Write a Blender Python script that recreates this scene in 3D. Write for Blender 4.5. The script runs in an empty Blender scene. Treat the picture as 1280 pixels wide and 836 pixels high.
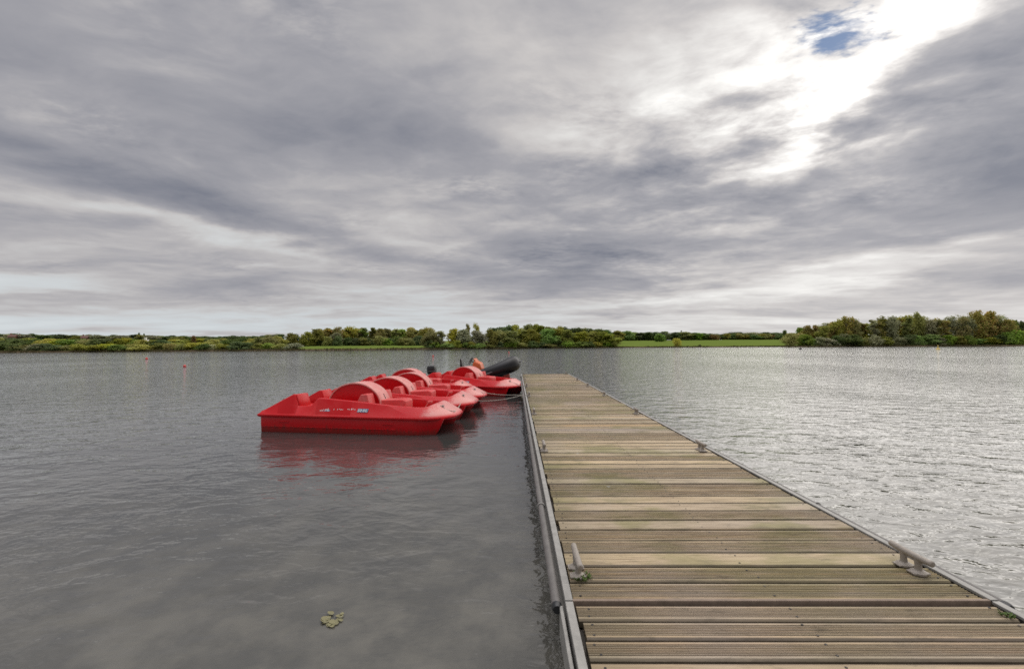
import bpy, bmesh, math, random
from mathutils import Vector, Matrix, Quaternion
R = math.radians
random.seed(7)
scene = bpy.context.scene
col = scene.collection

# ------------------------------------------------------------------ helpers
def link(o, parent=None):
    col.objects.link(o)
    if parent is not None: o.parent = parent
    return o

def tag(o, label=None, cat=None, group=None, kind=None):
    if label: o['label'] = label
    if cat: o['category'] = cat
    if group: o['group'] = group
    if kind: o['kind'] = kind
    return o

def empty(name, loc=(0, 0, 0), rz=0.0):
    o = bpy.data.objects.new(name, None)
    o.empty_display_size = 0.2
    o.location = loc; o.rotation_euler = (0, 0, rz)
    return link(o)

def copy_tree(o, parent=None):
    c = o.copy(); col.objects.link(c)
    if parent is not None: c.parent = parent
    for ch in list(o.children): copy_tree(ch, c)
    return c

class MB:
    """collects shapes in one bmesh"""
    def __init__(self): self.bm = bmesh.new()
    def poly(self, pts):
        vs = [self.bm.verts.new(p) for p in pts]
        return self.bm.faces.new(vs)
    def hull_between(self, a, b, caps=True):
        """two loops of equal length joined by quads"""
        A = [self.bm.verts.new(p) for p in a]; B = [self.bm.verts.new(p) for p in b]
        n = len(a)
        for i in range(n):
            j = (i + 1) % n
            self.bm.faces.new((A[i], A[j], B[j], B[i]))
        if caps:
            self.bm.faces.new(list(reversed(A))); self.bm.faces.new(B)
    def loft(self, loops, caps=True, closed=True):
        V = [[self.bm.verts.new(p) for p in l] for l in loops]
        n = len(loops[0])
        for a, b in zip(V, V[1:]):
            for i in range(n if closed else n - 1):
                j = (i + 1) % n
                self.bm.faces.new((a[i], a[j], b[j], b[i]))
        if caps and closed:
            self.bm.faces.new(list(reversed(V[0]))); self.bm.faces.new(V[-1])
        return V
    def box(self, x0, x1, y0, y1, z0, z1, taper=0.0):
        t = taper
        a = [(x0, y0, z0), (x1, y0, z0), (x1, y1, z0), (x0, y1, z0)]
        b = [(x0 + t, y0 + t, z1), (x1 - t, y0 + t, z1), (x1 - t, y1 - t, z1), (x0 + t, y1 - t, z1)]
        self.hull_between(a, b)
    def prism_xz(self, prof, y0, y1):
        self.hull_between([(x, y0, z) for x, z in prof], [(x, y1, z) for x, z in prof])
    def prism_yz(self, prof, x0, x1):
        self.hull_between([(x0, y, z) for y, z in prof], [(x1, y, z) for y, z in prof])
    def tube(self, path, r, n=10, caps=True):
        P = [Vector(p) for p in path]
        rr = r if isinstance(r, (list, tuple)) else [r] * len(P)
        loops = []; up = Vector((0, 0, 1)); prev = None
        for i, p in enumerate(P):
            t = (P[min(i + 1, len(P) - 1)] - P[max(i - 1, 0)]).normalized()
            if prev is None:
                a = t.cross(up)
                if a.length < 1e-3: a = t.cross(Vector((1, 0, 0)))
            else:
                a = prev - t * prev.dot(t)
            a.normalize(); prev = a
            b = t.cross(a)
            loops.append([p + (a * math.cos(2 * math.pi * k / n) + b * math.sin(2 * math.pi * k / n)) * rr[i] for k in range(n)])
        self.loft(loops, caps)
    def lathe(self, prof, c=(0, 0, 0), n=16):
        loops = []
        for r, z in prof:
            loops.append([(c[0] + max(r, 1e-4) * math.cos(2 * math.pi * k / n), c[1] + max(r, 1e-4) * math.sin(2 * math.pi * k / n), c[2] + z) for k in range(n)])
        self.loft(loops)
    def torus(self, c, Rr, r, axis=(0, 0, 1), n=20, m=8):
        q = Vector((0, 0, 1)).rotation_difference(Vector(axis).normalized())
        V = []
        for i in range(n):
            a = 2 * math.pi * i / n
            ring = []
            for j in range(m):
                b = 2 * math.pi * j / m
                p = Vector(((Rr + r * math.cos(b)) * math.cos(a), (Rr + r * math.cos(b)) * math.sin(a), r * math.sin(b)))
                ring.append(self.bm.verts.new(Vector(c) + q @ p))
            V.append(ring)
        for i in range(n):
            for j in range(m):
                self.bm.faces.new((V[i][j], V[(i + 1) % n][j], V[(i + 1) % n][(j + 1) % m], V[i][(j + 1) % m]))
    def build(self, name, mats, parent=None, bevel=0.0, seg=2, angle=35, smooth=True):
        bm = self.bm
        bmesh.ops.recalc_face_normals(bm, faces=bm.faces)
        if bevel > 0:
            es = [e for e in bm.edges if len(e.link_faces) == 2 and e.calc_face_angle(0) > R(30)]
            bmesh.ops.bevel(bm, geom=es, offset=bevel, segments=seg, profile=0.5, affect='EDGES', clamp_overlap=True)
        me = bpy.data.meshes.new(name)
        bm.to_mesh(me); bm.free()
        if not isinstance(mats, (list, tuple)): mats = [mats]
        for m in mats: me.materials.append(m)
        if smooth:
            me.shade_smooth()
            me.set_sharp_from_angle(angle=R(angle))
        o = bpy.data.objects.new(name, me)
        return link(o, parent)

# ------------------------------------------------------------------ node expression helper
class NT:
    def __init__(self, tree): self.t = tree; self.n = tree.nodes; self.l = tree.links
    def new(self, typ, **kw):
        nd = self.n.new(typ)
        for k, v in kw.items(): setattr(nd, k, v)
        return nd
    def put(self, sock, v):
        if isinstance(v, E): self.l.new(v.s, sock)
        elif isinstance(v, bpy.types.NodeSocket): self.l.new(v, sock)
        else: sock.default_value = v
    def math(self, op, a, b=None, c=None, clamp=False):
        nd = self.new('ShaderNodeMath', operation=op, use_clamp=clamp)
        self.put(nd.inputs[0], a)
        if b is not None: self.put(nd.inputs[1], b)
        if c is not None: self.put(nd.inputs[2], c)
        return E(self, nd.outputs[0])
    def noise(self, vec, scale=1.0, detail=4.0, rough=0.5, dist=0.0, dims='3D', out=0, lac=2.0):
        nd = self.new('ShaderNodeTexNoise', noise_dimensions=dims)
        if vec is not None: self.put(nd.inputs['Vector'], vec)
        self.put(nd.inputs['Scale'], scale); self.put(nd.inputs['Detail'], detail)
        self.put(nd.inputs['Roughness'], rough); self.put(nd.inputs['Distortion'], dist)
        self.put(nd.inputs['Lacunarity'], lac)
        return E(self, nd.outputs[out])
    def voronoi(self, vec, scale, feature='F1', rand=1.0, out=0):
        nd = self.new('ShaderNodeTexVoronoi', feature=feature)
        self.put(nd.inputs['Vector'], vec); self.put(nd.inputs['Scale'], scale)
        self.put(nd.inputs['Randomness'], rand)
        return E(self, nd.outputs[out])
    def combine(self, x, y, z):
        nd = self.new('ShaderNodeCombineXYZ')
        for i, v in enumerate((x, y, z)): self.put(nd.inputs[i], v)
        return E(self, nd.outputs[0])
    def sep(self, v):
        nd = self.new('ShaderNodeSeparateXYZ'); self.put(nd.inputs[0], v)
        return [E(self, o) for o in nd.outputs]
    def mapping(self, v, loc=(0, 0, 0), rot=(0, 0, 0), scale=(1, 1, 1)):
        nd = self.new('ShaderNodeMapping'); self.put(nd.inputs['Vector'], v)
        nd.inputs['Location'].default_value = loc; nd.inputs['Rotation'].default_value = rot; nd.inputs['Scale'].default_value = scale
        return E(self, nd.outputs[0])
    def ramp(self, f, stops, interp='LINEAR'):
        nd = self.new('ShaderNodeValToRGB'); cr = nd.color_ramp; cr.interpolation = interp
        while len(cr.elements) < len(stops): cr.elements.new(0.5)
        for e, (p, c) in zip(cr.elements, stops):
            e.position = p
            e.color = (c, c, c, 1) if isinstance(c, (int, float)) else (*c, 1)
        self.put(nd.inputs[0], f)
        return E(self, nd.outputs[0])
    def mix(self, f, a, b, blend='MIX', clamp=True):
        nd = self.new('ShaderNodeMix', data_type='RGBA', blend_type=blend)
        nd.clamp_factor = clamp
        self.put(nd.inputs[0], f)
        for i, v in ((6, a), (7, b)):
            if isinstance(v, tuple) and len(v) == 3: v = (*v, 1)
            self.put(nd.inputs[i], v)
        return E(self, nd.outputs[2])
    def smooth(self, v, lo, hi):
        nd = self.new('ShaderNodeMapRange', interpolation_type='SMOOTHSTEP')
        self.put(nd.inputs[0], v); self.put(nd.inputs[1], lo); self.put(nd.inputs[2], hi)
        return E(self, nd.outputs[0])
class E:
    def __init__(self, nt, s): self.nt = nt; self.s = s
    def __add__(self, o): return self.nt.math('ADD', self, o)
    __radd__ = __add__
    def __sub__(self, o): return self.nt.math('SUBTRACT', self, o)
    def __rsub__(self, o): return self.nt.math('SUBTRACT', o, self)
    def __mul__(self, o): return self.nt.math('MULTIPLY', self, o)
    __rmul__ = __mul__
    def __truediv__(self, o): return self.nt.math('DIVIDE', self, o)
    def __neg__(self): return self.nt.math('MULTIPLY', self, -1.0)

def material(name):
    m = bpy.data.materials.new(name); m.use_nodes = True
    nt = NT(m.node_tree)
    b = m.node_tree.nodes['Principled BSDF']
    return m, nt, b

def bump(nt, b, h, strength=0.3, dist=0.01):
    nd = nt.new('ShaderNodeBump'); nd.inputs['Strength'].default_value = strength; nd.inputs['Distance'].default_value = dist
    nt.put(nd.inputs['Height'], h); nt.l.new(nd.outputs[0], b.inputs['Normal'])
    return nd

def geo_pos(nt):
    return E(nt, nt.new('ShaderNodeNewGeometry').outputs['Position'])
def obj_co(nt):
    return E(nt, nt.new('ShaderNodeTexCoord').outputs['Object'])
def island(nt):
    return E(nt, nt.new('ShaderNodeNewGeometry').outputs['Random Per Island'])

# ------------------------------------------------------------------ camera (eye 1.6 m above the water, jetty runs along +Y)
EYE = 1.6; F = 533.0
cam_d = bpy.data.cameras.new('camera'); cam = link(bpy.data.objects.new('camera', cam_d))
cam_d.sensor_width = 36.0; cam_d.lens = F / 1280 * 36
cam_d.clip_start = 0.05; cam_d.clip_end = 20000
yaw, pitch, roll = R(0.47), R(1.5), R(-0.30)
m = Matrix.Rotation(yaw, 4, 'Z') @ Matrix.Rotation(math.pi / 2 + pitch, 4, 'X') @ Matrix.Rotation(roll, 4, 'Z')
cam.matrix_world = Matrix.Translation((0, 0, EYE)) @ m
scene.camera = cam

# ------------------------------------------------------------------ light: veiled sun and cloudy sky
SUN_AZ, SUN_EL = R(43), R(28)
sdir = Vector((math.sin(SUN_AZ) * math.cos(SUN_EL), math.cos(SUN_AZ) * math.cos(SUN_EL), math.sin(SUN_EL)))
sd = bpy.data.lights.new('sun', 'SUN'); sd.energy = 0.5; sd.angle = R(55); sd.color = (1.0, 0.95, 0.87)
so = link(bpy.data.objects.new('sun', sd)); so.rotation_euler = sdir.to_track_quat('Z', 'Y').to_euler(); so.location = sdir * 60

world = bpy.data.worlds.new('World'); scene.world = world; world.use_nodes = True
wt = world.node_tree; nt = NT(wt)
for n in list(wt.nodes): wt.nodes.remove(n)
out = nt.new('ShaderNodeOutputWorld'); bg = nt.new('ShaderNodeBackground')
wt.links.new(bg.outputs[0], out.inputs[0])
sky = nt.new('ShaderNodeTexSky', sky_type='NISHITA'); sky.sun_disc = False
sky.sun_elevation = SUN_EL; sky.sun_rotation = SUN_AZ
SKY_STR = 0.05
sky.dust_density = 0.2; sky.altitude = 1500
d = E(nt, nt.new('ShaderNodeTexCoord').outputs['Generated'])
x, y, z = nt.sep(d)
zc = nt.math('MAXIMUM', z, 0.0)
az = nt.math('ARCTAN2', x, y) * (180 / math.pi)
el = nt.math('ARCSINE', nt.math('MINIMUM', zc, 1.0)) * (180 / math.pi)
zz = zc + 0.075
px_ = x / zz; py_ = y / zz
P = nt.combine(px_, py_, 0.0)
# warp of the cloud sheet
w1 = nt.noise(P, 0.55, 3, 0.5) - 0.5
w2 = nt.noise(nt.mapping(P, loc=(17, 5, 3)), 0.55, 3, 0.5) - 0.5
w3 = nt.noise(nt.mapping(P, loc=(3, 9, 3)), 2.0, 5, 0.6) - 0.5
w4 = nt.noise(nt.mapping(P, loc=(31, 2, 3)), 2.0, 5, 0.6) - 0.5
fade = nt.math('MINIMUM', 0.30 + el * 0.035, 1.0)
azw = az + w1 * 15.0 + w3 * 7.0
elw = el + (w2 * 9.0 + w4 * 5.0) * fade
def blob(a0, e0, sa, se, tilt=0.0, warp=True):
    """soft lobe of the cloud layer centred at azimuth a0, elevation e0 (degrees)"""
    A, B = (azw, elw) if warp else (az, el)
    da = A - a0; de = B - e0
    c, s = math.cos(R(tilt)), math.sin(R(tilt))
    p = (da * c + de * s) * (1 / sa); q = (de * c - da * s) * (1 / se)
    return nt.math('EXPONENT', -(p * p + q * q))
Pw = nt.combine(px_ + w1 * 1.6 + w3 * 0.22, py_ + w2 * 1.6 + w4 * 0.22, 0.0)
Ps = nt.mapping(Pw, rot=(0, 0, R(30)), scale=(0.62, 1.0, 1.0))
n_big = nt.noise(Ps, 0.60, 5, 0.50)
n_mid = nt.noise(nt.mapping(Ps, loc=(5, 2, 0)), 1.9, 7, 0.56)
Pp = nt.combine(px_ + w1 * 0.35 + w3 * 0.10, py_ + w2 * 0.35 + w4 * 0.10, 0.0)
n_puf = nt.noise(nt.mapping(Pp, loc=(2, 8, 0), rot=(0, 0, R(35)), scale=(0.9, 1.1, 1)), 3.6, 7, 0.56, 0.15)
n_rip = nt.noise(nt.mapping(Pp, loc=(9, 4, 0), rot=(0, 0, R(-20)), scale=(1, 1.6, 1)), 12.0, 4, 0.6)
sunz = blob(33, 26, 20, 11, 20)
ripz = nt.smooth(nt.noise(nt.mapping(P, loc=(7, 7, 0)), 0.9, 2, 0.5), 0.50, 0.66) * fade
D = 0.57 + (n_big - 0.5) * 0.90 + (n_mid - 0.5) * 0.66 * fade
D = D + (n_puf - 0.5) * (0.30 * fade + sunz * 1.30) + (n_rip - 0.5) * (ripz * 0.42 + sunz * 0.18)
D = D + blob(52, 15, 13, 9, -14) * 0.20
D = D + blob(56, 25, 9, 9, -20) * 0.14
D = D + blob(9, 12.6, 14, 3.4, -3) * 0.30
D = D + blob(-44, 16.8, 19, 2.0, -13) * 0.24
D = D + blob(-14, 10.5, 14, 1.6, -10) * 0.18
D = D + blob(-20, 24, 26, 8, -8) * 0.10
D = D + blob(19, 21.5, 6, 2.6, 8) * 0.26
D = D + blob(28, 16.5, 10, 1.8, -12) * 0.20
D = D - blob(42, 29.0, 8, 3.8, 24) * 0.32
D = D - blob(34, 22.5, 6.0, 2.2, 42) * 0.30
D = D - blob(25, 31, 9, 4, 0) * 0.16
D = D - blob(5, 27.5, 7, 2.2, -5) * 0.26
D = D - blob(38, 7.3, 14, 1.0, 5) * 0.24
D = D - blob(-40, 12.4, 22, 1.2, -5) * 0.22
D = D - blob(14, 5.2, 14, 0.9, 3) * 0.20
D = D - nt.math('EXPONENT', -(el * el) * (1 / 30.0)) * 0.21
cosang = nt.math('MAXIMUM', x * sdir.x + y * sdir.y + z * sdir.z, 0.0)
glow_w = nt.math('POWER', cosang, 9.0)
glow_n = nt.math('POWER', cosang, 60.0)
thin = 1.0 - nt.smooth(D, 0.0, 0.62)
cl = nt.ramp(D, [(0.0, (0.56, 0.555, 0.54)), (0.26, (0.43, 0.425, 0.415)), (0.46, (0.330, 0.318, 0.315)), (0.66, (0.214, 0.213, 0.230)), (0.95, (0.112, 0.120, 0.148))])
# sky overhead, out of view, boosted as added fill for deck, boats and trees
zen = nt.smooth(el, 40.0, 80.0)
zf = 1.0 + zen * 5.6
cl = nt.mix(1.0, cl, nt.combine(zf, zf, zf), 'MULTIPLY', False)
gl = (thin * (glow_w * 0.20 + glow_n * 0.34) + glow_w * 0.05) * (1.0 - nt.smooth(el, 34.0, 52.0) * 0.85)
glc = nt.mix(1.0, (1.0, 0.955, 0.90), nt.combine(gl, gl, gl), 'MULTIPLY', False)
cl = nt.mix(1.0, cl, glc, 'ADD', False)
# thin places low in the sky show pale blue air
lowblue = nt.smooth(0.56 - D, 0.0, 0.22) * nt.math('EXPONENT', -(el * el) * (1 / 190.0)) * nt.smooth(0.0 - az, -30.0, 25.0)
cl = nt.mix(lowblue * 0.55, cl, (0.34, 0.39, 0.42))
clear = nt.mix(1.0, E(nt, sky.outputs[0]), (SKY_STR, SKY_STR, SKY_STR), 'MULTIPLY', False)
hole = blob(36.8, 30.6, 5.2, 2.6, -10, False) + (n_puf - 0.5) * 2.6 + (n_rip - 0.5) * 1.2
cover = 1.0 - nt.smooth(hole, 0.52, 1.0) * nt.smooth(blob(36.8, 30.6, 8, 5, 0, False), 0.3, 0.6)
final = nt.mix(cover, clear, cl)
nt.put(bg.inputs[0], final)
bg.inputs[1].default_value = 1.0

scene.view_settings.view_transform = 'Standard'
scene.view_settings.look = 'None'
scene.view_settings.exposure = 0.76
scene.view_settings.gamma = 1.0
scene.view_settings.use_curve_mapping = False
scene.render.engine = 'CYCLES'
scene.cycles.max_bounces = 6
scene.cycles.use_denoising = False
scene.cycles.use_adaptive_sampling = False
scene.cycles.blur_glossy = 0.6
scene.cycles.pixel_filter_type = 'BLACKMAN_HARRIS'
scene.cycles.filter_width = 1.6
scene.cycles.sample_clamp_indirect = 6.0

# ------------------------------------------------------------------ materials
def mat_red(name, base, faded, amount, rough=0.30, bow=False):
    m, nt, b = material(name)
    co = obj_co(nt)
    n1 = nt.noise(co, 2.2, 4, 0.6); n2 = nt.noise(nt.mapping(co, scale=(1, 1, 3)), 22, 3, 0.6); n3 = nt.noise(co, 90, 2, 0.5)
    c = nt.mix(nt.smooth(n1 + (n2 - 0.5) * 0.4, 0.62 - amount * 0.5, 1.0 - amount * 0.5), base, faded)
    ox, oy, oz = nt.sep(co)
    if bow:   # fore deck painted pale pink for sky sheen, with some fading
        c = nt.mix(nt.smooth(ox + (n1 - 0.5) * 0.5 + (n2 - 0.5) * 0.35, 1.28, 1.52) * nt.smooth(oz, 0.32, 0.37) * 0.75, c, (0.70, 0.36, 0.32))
    strk = nt.noise(nt.mapping(co, scale=(1, 1, 0.12)), 26, 4, 0.65)
    grime = (1.0 - nt.smooth(oz + (n2 - 0.5) * 0.12 + (n1 - .5) * .08 - (strk - .5) * .25, 0.02, 0.13)) * 0.62
    c = nt.mix(grime, c, (0.09, 0.035, 0.025))
    scuff = nt.smooth(n3, 0.66, 0.75) * nt.smooth(n1, .42, .6) * 0.5
    c = nt.mix(scuff, c, (0.55, 0.25, 0.22))
    nt.put(b.inputs['Base Color'], c)
    nt.put(b.inputs['Roughness'], rough + (n2 - 0.5) * 0.25)
    b.inputs['Specular IOR Level'].default_value = 0.26
    bump(nt, b, n2 + n3 * 0.3, 0.12, 0.004)
    return m
M = {}
M['red'] = mat_red('red_plastic', (0.52, 0.005, 0.009), (0.55, 0.016, 0.018), 0.25)
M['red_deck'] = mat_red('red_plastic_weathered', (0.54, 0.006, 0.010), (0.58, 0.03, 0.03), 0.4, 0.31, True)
M['red_mid'] = mat_red('red_plastic_pale_seats', (0.58, 0.05, 0.05), (0.64, 0.16, 0.14), 0.5, 0.45)  # paler, pinker red for backrests, console and pedals
M['red_faded_sheen'] = mat_red('red_plastic_bleached_sky_sheen', (0.62, 0.20, 0.18), (0.70, 0.36, 0.32), 0.6, 0.45)  # pale pink paints in the sky sheen on the cover top, besides some bleaching

def simple(name, c, rough=0.5, metal=0.0, var=0.25, scale=12.0, spec=0.5, bumps=0.0):
    m, nt, b = material(name)
    n = nt.noise(obj_co(nt), scale, 4, 0.6)
    lo = tuple(v * (1 - var) for v in c); hi = tuple(min(v * (1 + var), 1) for v in c)
    nt.put(b.inputs['Base Color'], nt.mix(n, lo, hi))
    nt.put(b.inputs['Roughness'], rough + (n - 0.5) * 0.2)
    b.inputs['Metallic'].default_value = metal
    b.inputs['Specular IOR Level'].default_value = spec
    if bumps: bump(nt, b, n, bumps, 0.01)
    return m
M['white_decal'] = simple('white_lettering', (0.75, 0.74, 0.72), 0.5)
M['blue_decal'] = simple('blue_lettering_ground', (0.16, 0.22, 0.34), 0.5)
M['black_slot'] = simple('black_slot', (0.012, 0.01, 0.01), 0.6)
M['galv'] = simple('galvanised_steel', (0.30, 0.29, 0.265), 0.6, 0.25, 0.45, 18)
M['cleat'] = simple('weathered_cast_metal', (0.30, 0.265, 0.225), 0.6, 0.2, 0.35, 40, bumps=.2)
M['cleat_far'] = M['cleat']
M['rope_w'] = simple('pale_rope', (0.42, 0.39, 0.33), 0.9)
M['rope_b'] = simple('blue_rope', (0.05, 0.07, 0.16), 0.9)
M['rubber'] = simple('black_rubber', (0.009, 0.009, 0.01), 0.38, 0, 0.3, 8, 0.35)
M['grey_rubber'] = simple('grey_rubber_patch', (0.18, 0.18, 0.18), 0.6, 0, 0.3, 8)
M['orange'] = simple('orange_glassfibre', (0.62, 0.13, 0.03), 0.4, 0, 0.2, 6)
M['redorange'] = simple('faded_orange_red_fabric', (0.60, 0.11, 0.07), 0.6)
M['black'] = simple('black_plastic', (0.016, 0.017, 0.018), 0.35)
M['tubegrey'] = simple('grey_fender_tube', (0.135, 0.125, 0.115), 0.6, 0, 0.5, 14, bumps=.15)
M['rust'] = simple('rusty_channel', (0.24, 0.18, 0.135), 0.7, 0.15, 0.5, 18)
M['pontoon'] = simple('black_float', (0.02, 0.02, 0.02), 0.7)
M['beam'] = simple('wet_dark_timber', (0.05, 0.042, 0.032), 0.7, 0, 0.5, 9)
M['buoy_red'] = simple('red_buoy_plastic', (0.62, 0.05, 0.04), 0.4)
M['buoy_pink'] = simple('pale_pink_plastic', (0.75, 0.42, 0.38), 0.5)
M['buoy_yellow'] = simple('yellow_buoy_plastic', (0.75, 0.55, 0.12), 0.45)
M['buoy_dark'] = simple('dark_buoy_plastic', (0.06, 0.05, 0.05), 0.5)
M['leaf_y'] = simple('yellow_leaf', (0.19, 0.175, 0.085), 0.5)
M['weed'] = simple('green_weed', (0.075, 0.12, 0.02), 0.7, 0, 0.4, 60)
M['brick'] = simple('far_brick', (0.26, 0.13, 0.09), 0.8)
M['roof'] = simple('far_roof_tile', (0.15, 0.075, 0.06), 0.8)
M['render_w'] = simple('white_render', (0.75, 0.72, 0.66), 0.8)
M['window'] = simple('dark_window', (0.03, 0.035, 0.04), 0.15)

# weathered decking
def mat_deck():
    m, nt, b = material('weathered_decking')
    pos = geo_pos(nt); r = island(nt)
    X, Y, Z = nt.sep(pos)
    sh = nt.combine(X + r * 37.0, Y, r * 11.0)
    grain = nt.noise(nt.mapping(sh, scale=(2.0, 42, 1)), 1.6, 6, 0.66, 0.5)
    grain2 = nt.noise(nt.mapping(sh, scale=(4.5, 120, 1)), 2.0, 4, 0.6)
    blot = nt.noise(nt.mapping(sh, scale=(1, 2.6, 1)), 2.6, 6, 0.68)
    blot2 = nt.noise(nt.mapping(pos, scale=(1, 1.6, 1)), 0.9, 4, 0.6)
    tone = nt.ramp(r, [(0.0, (0.30, 0.245, 0.175)), (0.18, (0.42, 0.345, 0.235)), (0.34, (0.34, 0.29, 0.235)), (0.50, (0.47, 0.385, 0.26)), (0.63, (0.29, 0.255, 0.235)), (0.76, (0.44, 0.32, 0.18)), (0.88, (0.37, 0.325, 0.25)), (1.0, (0.45, 0.40, 0.30))])
    c = nt.mix(nt.smooth(grain, 0.30, 0.62) * 0.7, nt.mix(1.0, tone, (0.44, 0.40, 0.36), 'MULTIPLY'), tone)
    c = nt.mix(1.0, c, (1.40, 1.33, 1.19), 'MULTIPLY', False)
    c = nt.mix(nt.smooth(grain2, 0.52, 0.7) * 0.45, c, nt.mix(1.0, tone, (1.45, 1.4, 1.32), 'MULTIPLY', False))
    # algae
    c = nt.mix(nt.smooth(blot2 + (blot - 0.5) * 0.5, 0.46, 0.64) * 0.72 * (0.40 + 0.55 * nt.smooth(Y, 1.2, 3.2)), c, (0.21, 0.195, 0.065))
    fresh = 1.0 - nt.smooth(Y, 1.9, 2.2)
    c = nt.mix(fresh * 0.35, c, (0.46, 0.37, 0.29))
    worn = nt.smooth(nt.noise(nt.mapping(pos, loc=(4, 1, 0), scale=(1, 0.7, 1)), 1.3, 4, 0.6), 0.5, 0.68)
    c = nt.mix(worn * 0.4, c, (0.40, 0.33, 0.26))
    # grey lichen bloom / damp dark stains
    c = nt.mix(nt.smooth(blot, 0.54, 0.74) * 0.6, c, (0.12, 0.095, 0.07))
    # darker damp zone by the left edge
    edge = 1.0 - nt.smooth(X + (blot - 0.5) * 0.6, 0.27, 0.62)
    c = nt.mix(edge * 0.35, c, (0.12, 0.11, 0.05))
    # droppings and lichen spots
    v = nt.voronoi(nt.mapping(pos, scale=(1, 1.7, 1)), 3.2)
    keep = nt.noise(pos, 2.1, 2, 0.5)
    spot = (1.0 - nt.smooth(v + (nt.noise(pos, 60, 3, .6) - 0.5) * 0.16, 0.035, 0.075)) * nt.smooth(keep, 0.52, 0.56)
    c = nt.mix(spot * 0.8, c, (0.55, 0.53, 0.48))
    kn = nt.voronoi(nt.mapping(sh, scale=(1, 5, 1)), 1.3)
    c = nt.mix((1.0 - nt.smooth(kn, 0.03, 0.085)) * 0.75, c, (0.07, 0.045, 0.03))
    da = nt.new('ShaderNodeAttribute', attribute_name='dirt')
    dirt = E(nt, da.outputs['Fac'])
    c = nt.mix(nt.math('MINIMUM', dirt * (0.35 + blot * 0.75), 0.9), c, (0.050, 0.040, 0.027))
    patchn = nt.noise(nt.mapping(pos, scale=(1, 2.2, 1)), 7.0, 5, 0.7)
    c = nt.mix(nt.smooth(patchn, 0.55, 0.72) * 0.45, c, (0.085, 0.07, 0.045))
    c = nt.mix(nt.smooth(patchn, 0.34, 0.24) * 0.35, c, (0.55, 0.49, 0.38))
    nt.put(b.inputs['Base Color'], c)
    b.inputs['Specular IOR Level'].default_value = 0.3
    nt.put(b.inputs['Roughness'], 0.62 + (blot - 0.5) * 0.35)
    bump(nt, b, grain + grain2 * 0.4, 0.35, 0.004)
    return m
M['deck'] = mat_deck()

def mat_water():
    m, nt, b = material('lake_water')
    pos = geo_pos(nt)
    X, Y, Z = nt.sep(pos)
    wq = nt.noise(nt.mapping(pos, scale=(.5, .5, 1)), 1.0, 2, 0.5, out=1)
    a = nt.noise(nt.mapping(pos, rot=(0, 0, R(24)), scale=(0.62, 1.0, 1)), 6.0, 3, 0.55, 0.6)
    c = nt.noise(nt.mapping(pos, loc=(3, 7, 0), rot=(0, 0, R(-28)), scale=(0.6, 1.0, 1)), 2.6, 3, 0.55, 0.5)
    s = nt.noise(nt.mapping(pos, rot=(0, 0, R(70)), scale=(1, 0.45, 1)), 0.75, 3, 0.5)
    f = nt.noise(nt.mapping(pos, rot=(0, 0, R(10)), scale=(0.7, 1, 1)), 15.0, 2, 0.5)
    # the jetty shelters the water on its left, wind ripples it on the right
    gust = 0.38 + nt.smooth(X + (s - 0.5) * 3.0, -0.5, 4.0) * 1.15 + nt.smooth(Y, 10.0, 40.0) * 0.2 + nt.smooth(-X, 5.0, 14.0) * 0.2
    patch = 0.6 + nt.smooth(nt.noise(nt.mapping(pos, scale=(1, .5, 1)), 0.055, 4, 0.55), 0.36, 0.64) * 0.85
    h = (a * 0.050 + c * 0.120 + f * 0.012) * gust * patch + s * 0.05
    bp = bump(nt, b, h, 1.0, 0.5)
    # beyond the reach of single ripples the surface keeps their slopes
    sl = nt.new('ShaderNodeVectorMath', operation='SUBTRACT')
    nt.put(sl.inputs[0], nt.noise(nt.mapping(pos, rot=(0, 0, R(15)), scale=(1, 0.7, 1)), 4.5, 2, 0.6, out=1)); sl.inputs[1].default_value = (0.5, 0.5, 0.5)
    sx, sy, _ = nt.sep(E(nt, sl.outputs[0]))
    far = nt.smooth(Y, 8.0, 45.0) * patch * 0.36
    ad = nt.new('ShaderNodeVectorMath', operation='ADD')
    nt.l.new(bp.outputs[0], ad.inputs[0]); nt.put(ad.inputs[1], nt.combine(sx * far, sy * far, 0.0))
    no = nt.new('ShaderNodeVectorMath', operation='NORMALIZE'); nt.l.new(ad.outputs[0], no.inputs[0])
    nt.l.new(no.outputs[0], b.inputs['Normal'])
    turb = nt.noise(pos, 0.35, 3, 0.5)
    near = 1.0 - nt.smooth(Y - X * 0.15, 1.5, 8.0)
    body = nt.mix(turb, (0.040, 0.042, 0.041), (0.052, 0.052, 0.047))
    bed = nt.noise(nt.mapping(pos, scale=(1, 1, 1)), 2.6, 4, 0.6)
    body = nt.mix(near * (0.35 + nt.smooth(bed, 0.35, 0.7) * 0.5), body, (0.148, 0.140, 0.116))
    nt.put(b.inputs['Base Color'], body)
    b.inputs['Roughness'].default_value = 0.06
    b.inputs['IOR'].default_value = 1.72
    b.inputs['Specular IOR Level'].default_value = 0.5
    return m
M['water'] = mat_water()

def mat_ground():
    m, nt, b = material('far_bank_ground')
    pos = geo_pos(nt); X, Y, Z = nt.sep(pos)
    n = nt.noise(nt.mapping(pos, scale=(1, 0.35, 1)), 0.12, 5, 0.6); n2 = nt.noise(pos, 1.2, 4, 0.6)
    g = nt.mix(n, (0.095, 0.145, 0.026), (0.155, 0.20, 0.045))
    g = nt.mix(nt.smooth(n2, 0.45, 0.7) * 0.4, g, (0.17, 0.17, 0.06))
    g = nt.mix(1.0 - nt.smooth(Z + (n2 - 0.5) * 0.5, 0.45, 0.85), g, (0.085, 0.065, 0.04))
    nt.put(b.inputs['Base Color'], g); b.inputs['Roughness'].default_value = 0.95
    b.inputs['Specular IOR Level'].default_value = 0.0
    return m
M['ground'] = mat_ground()

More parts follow.
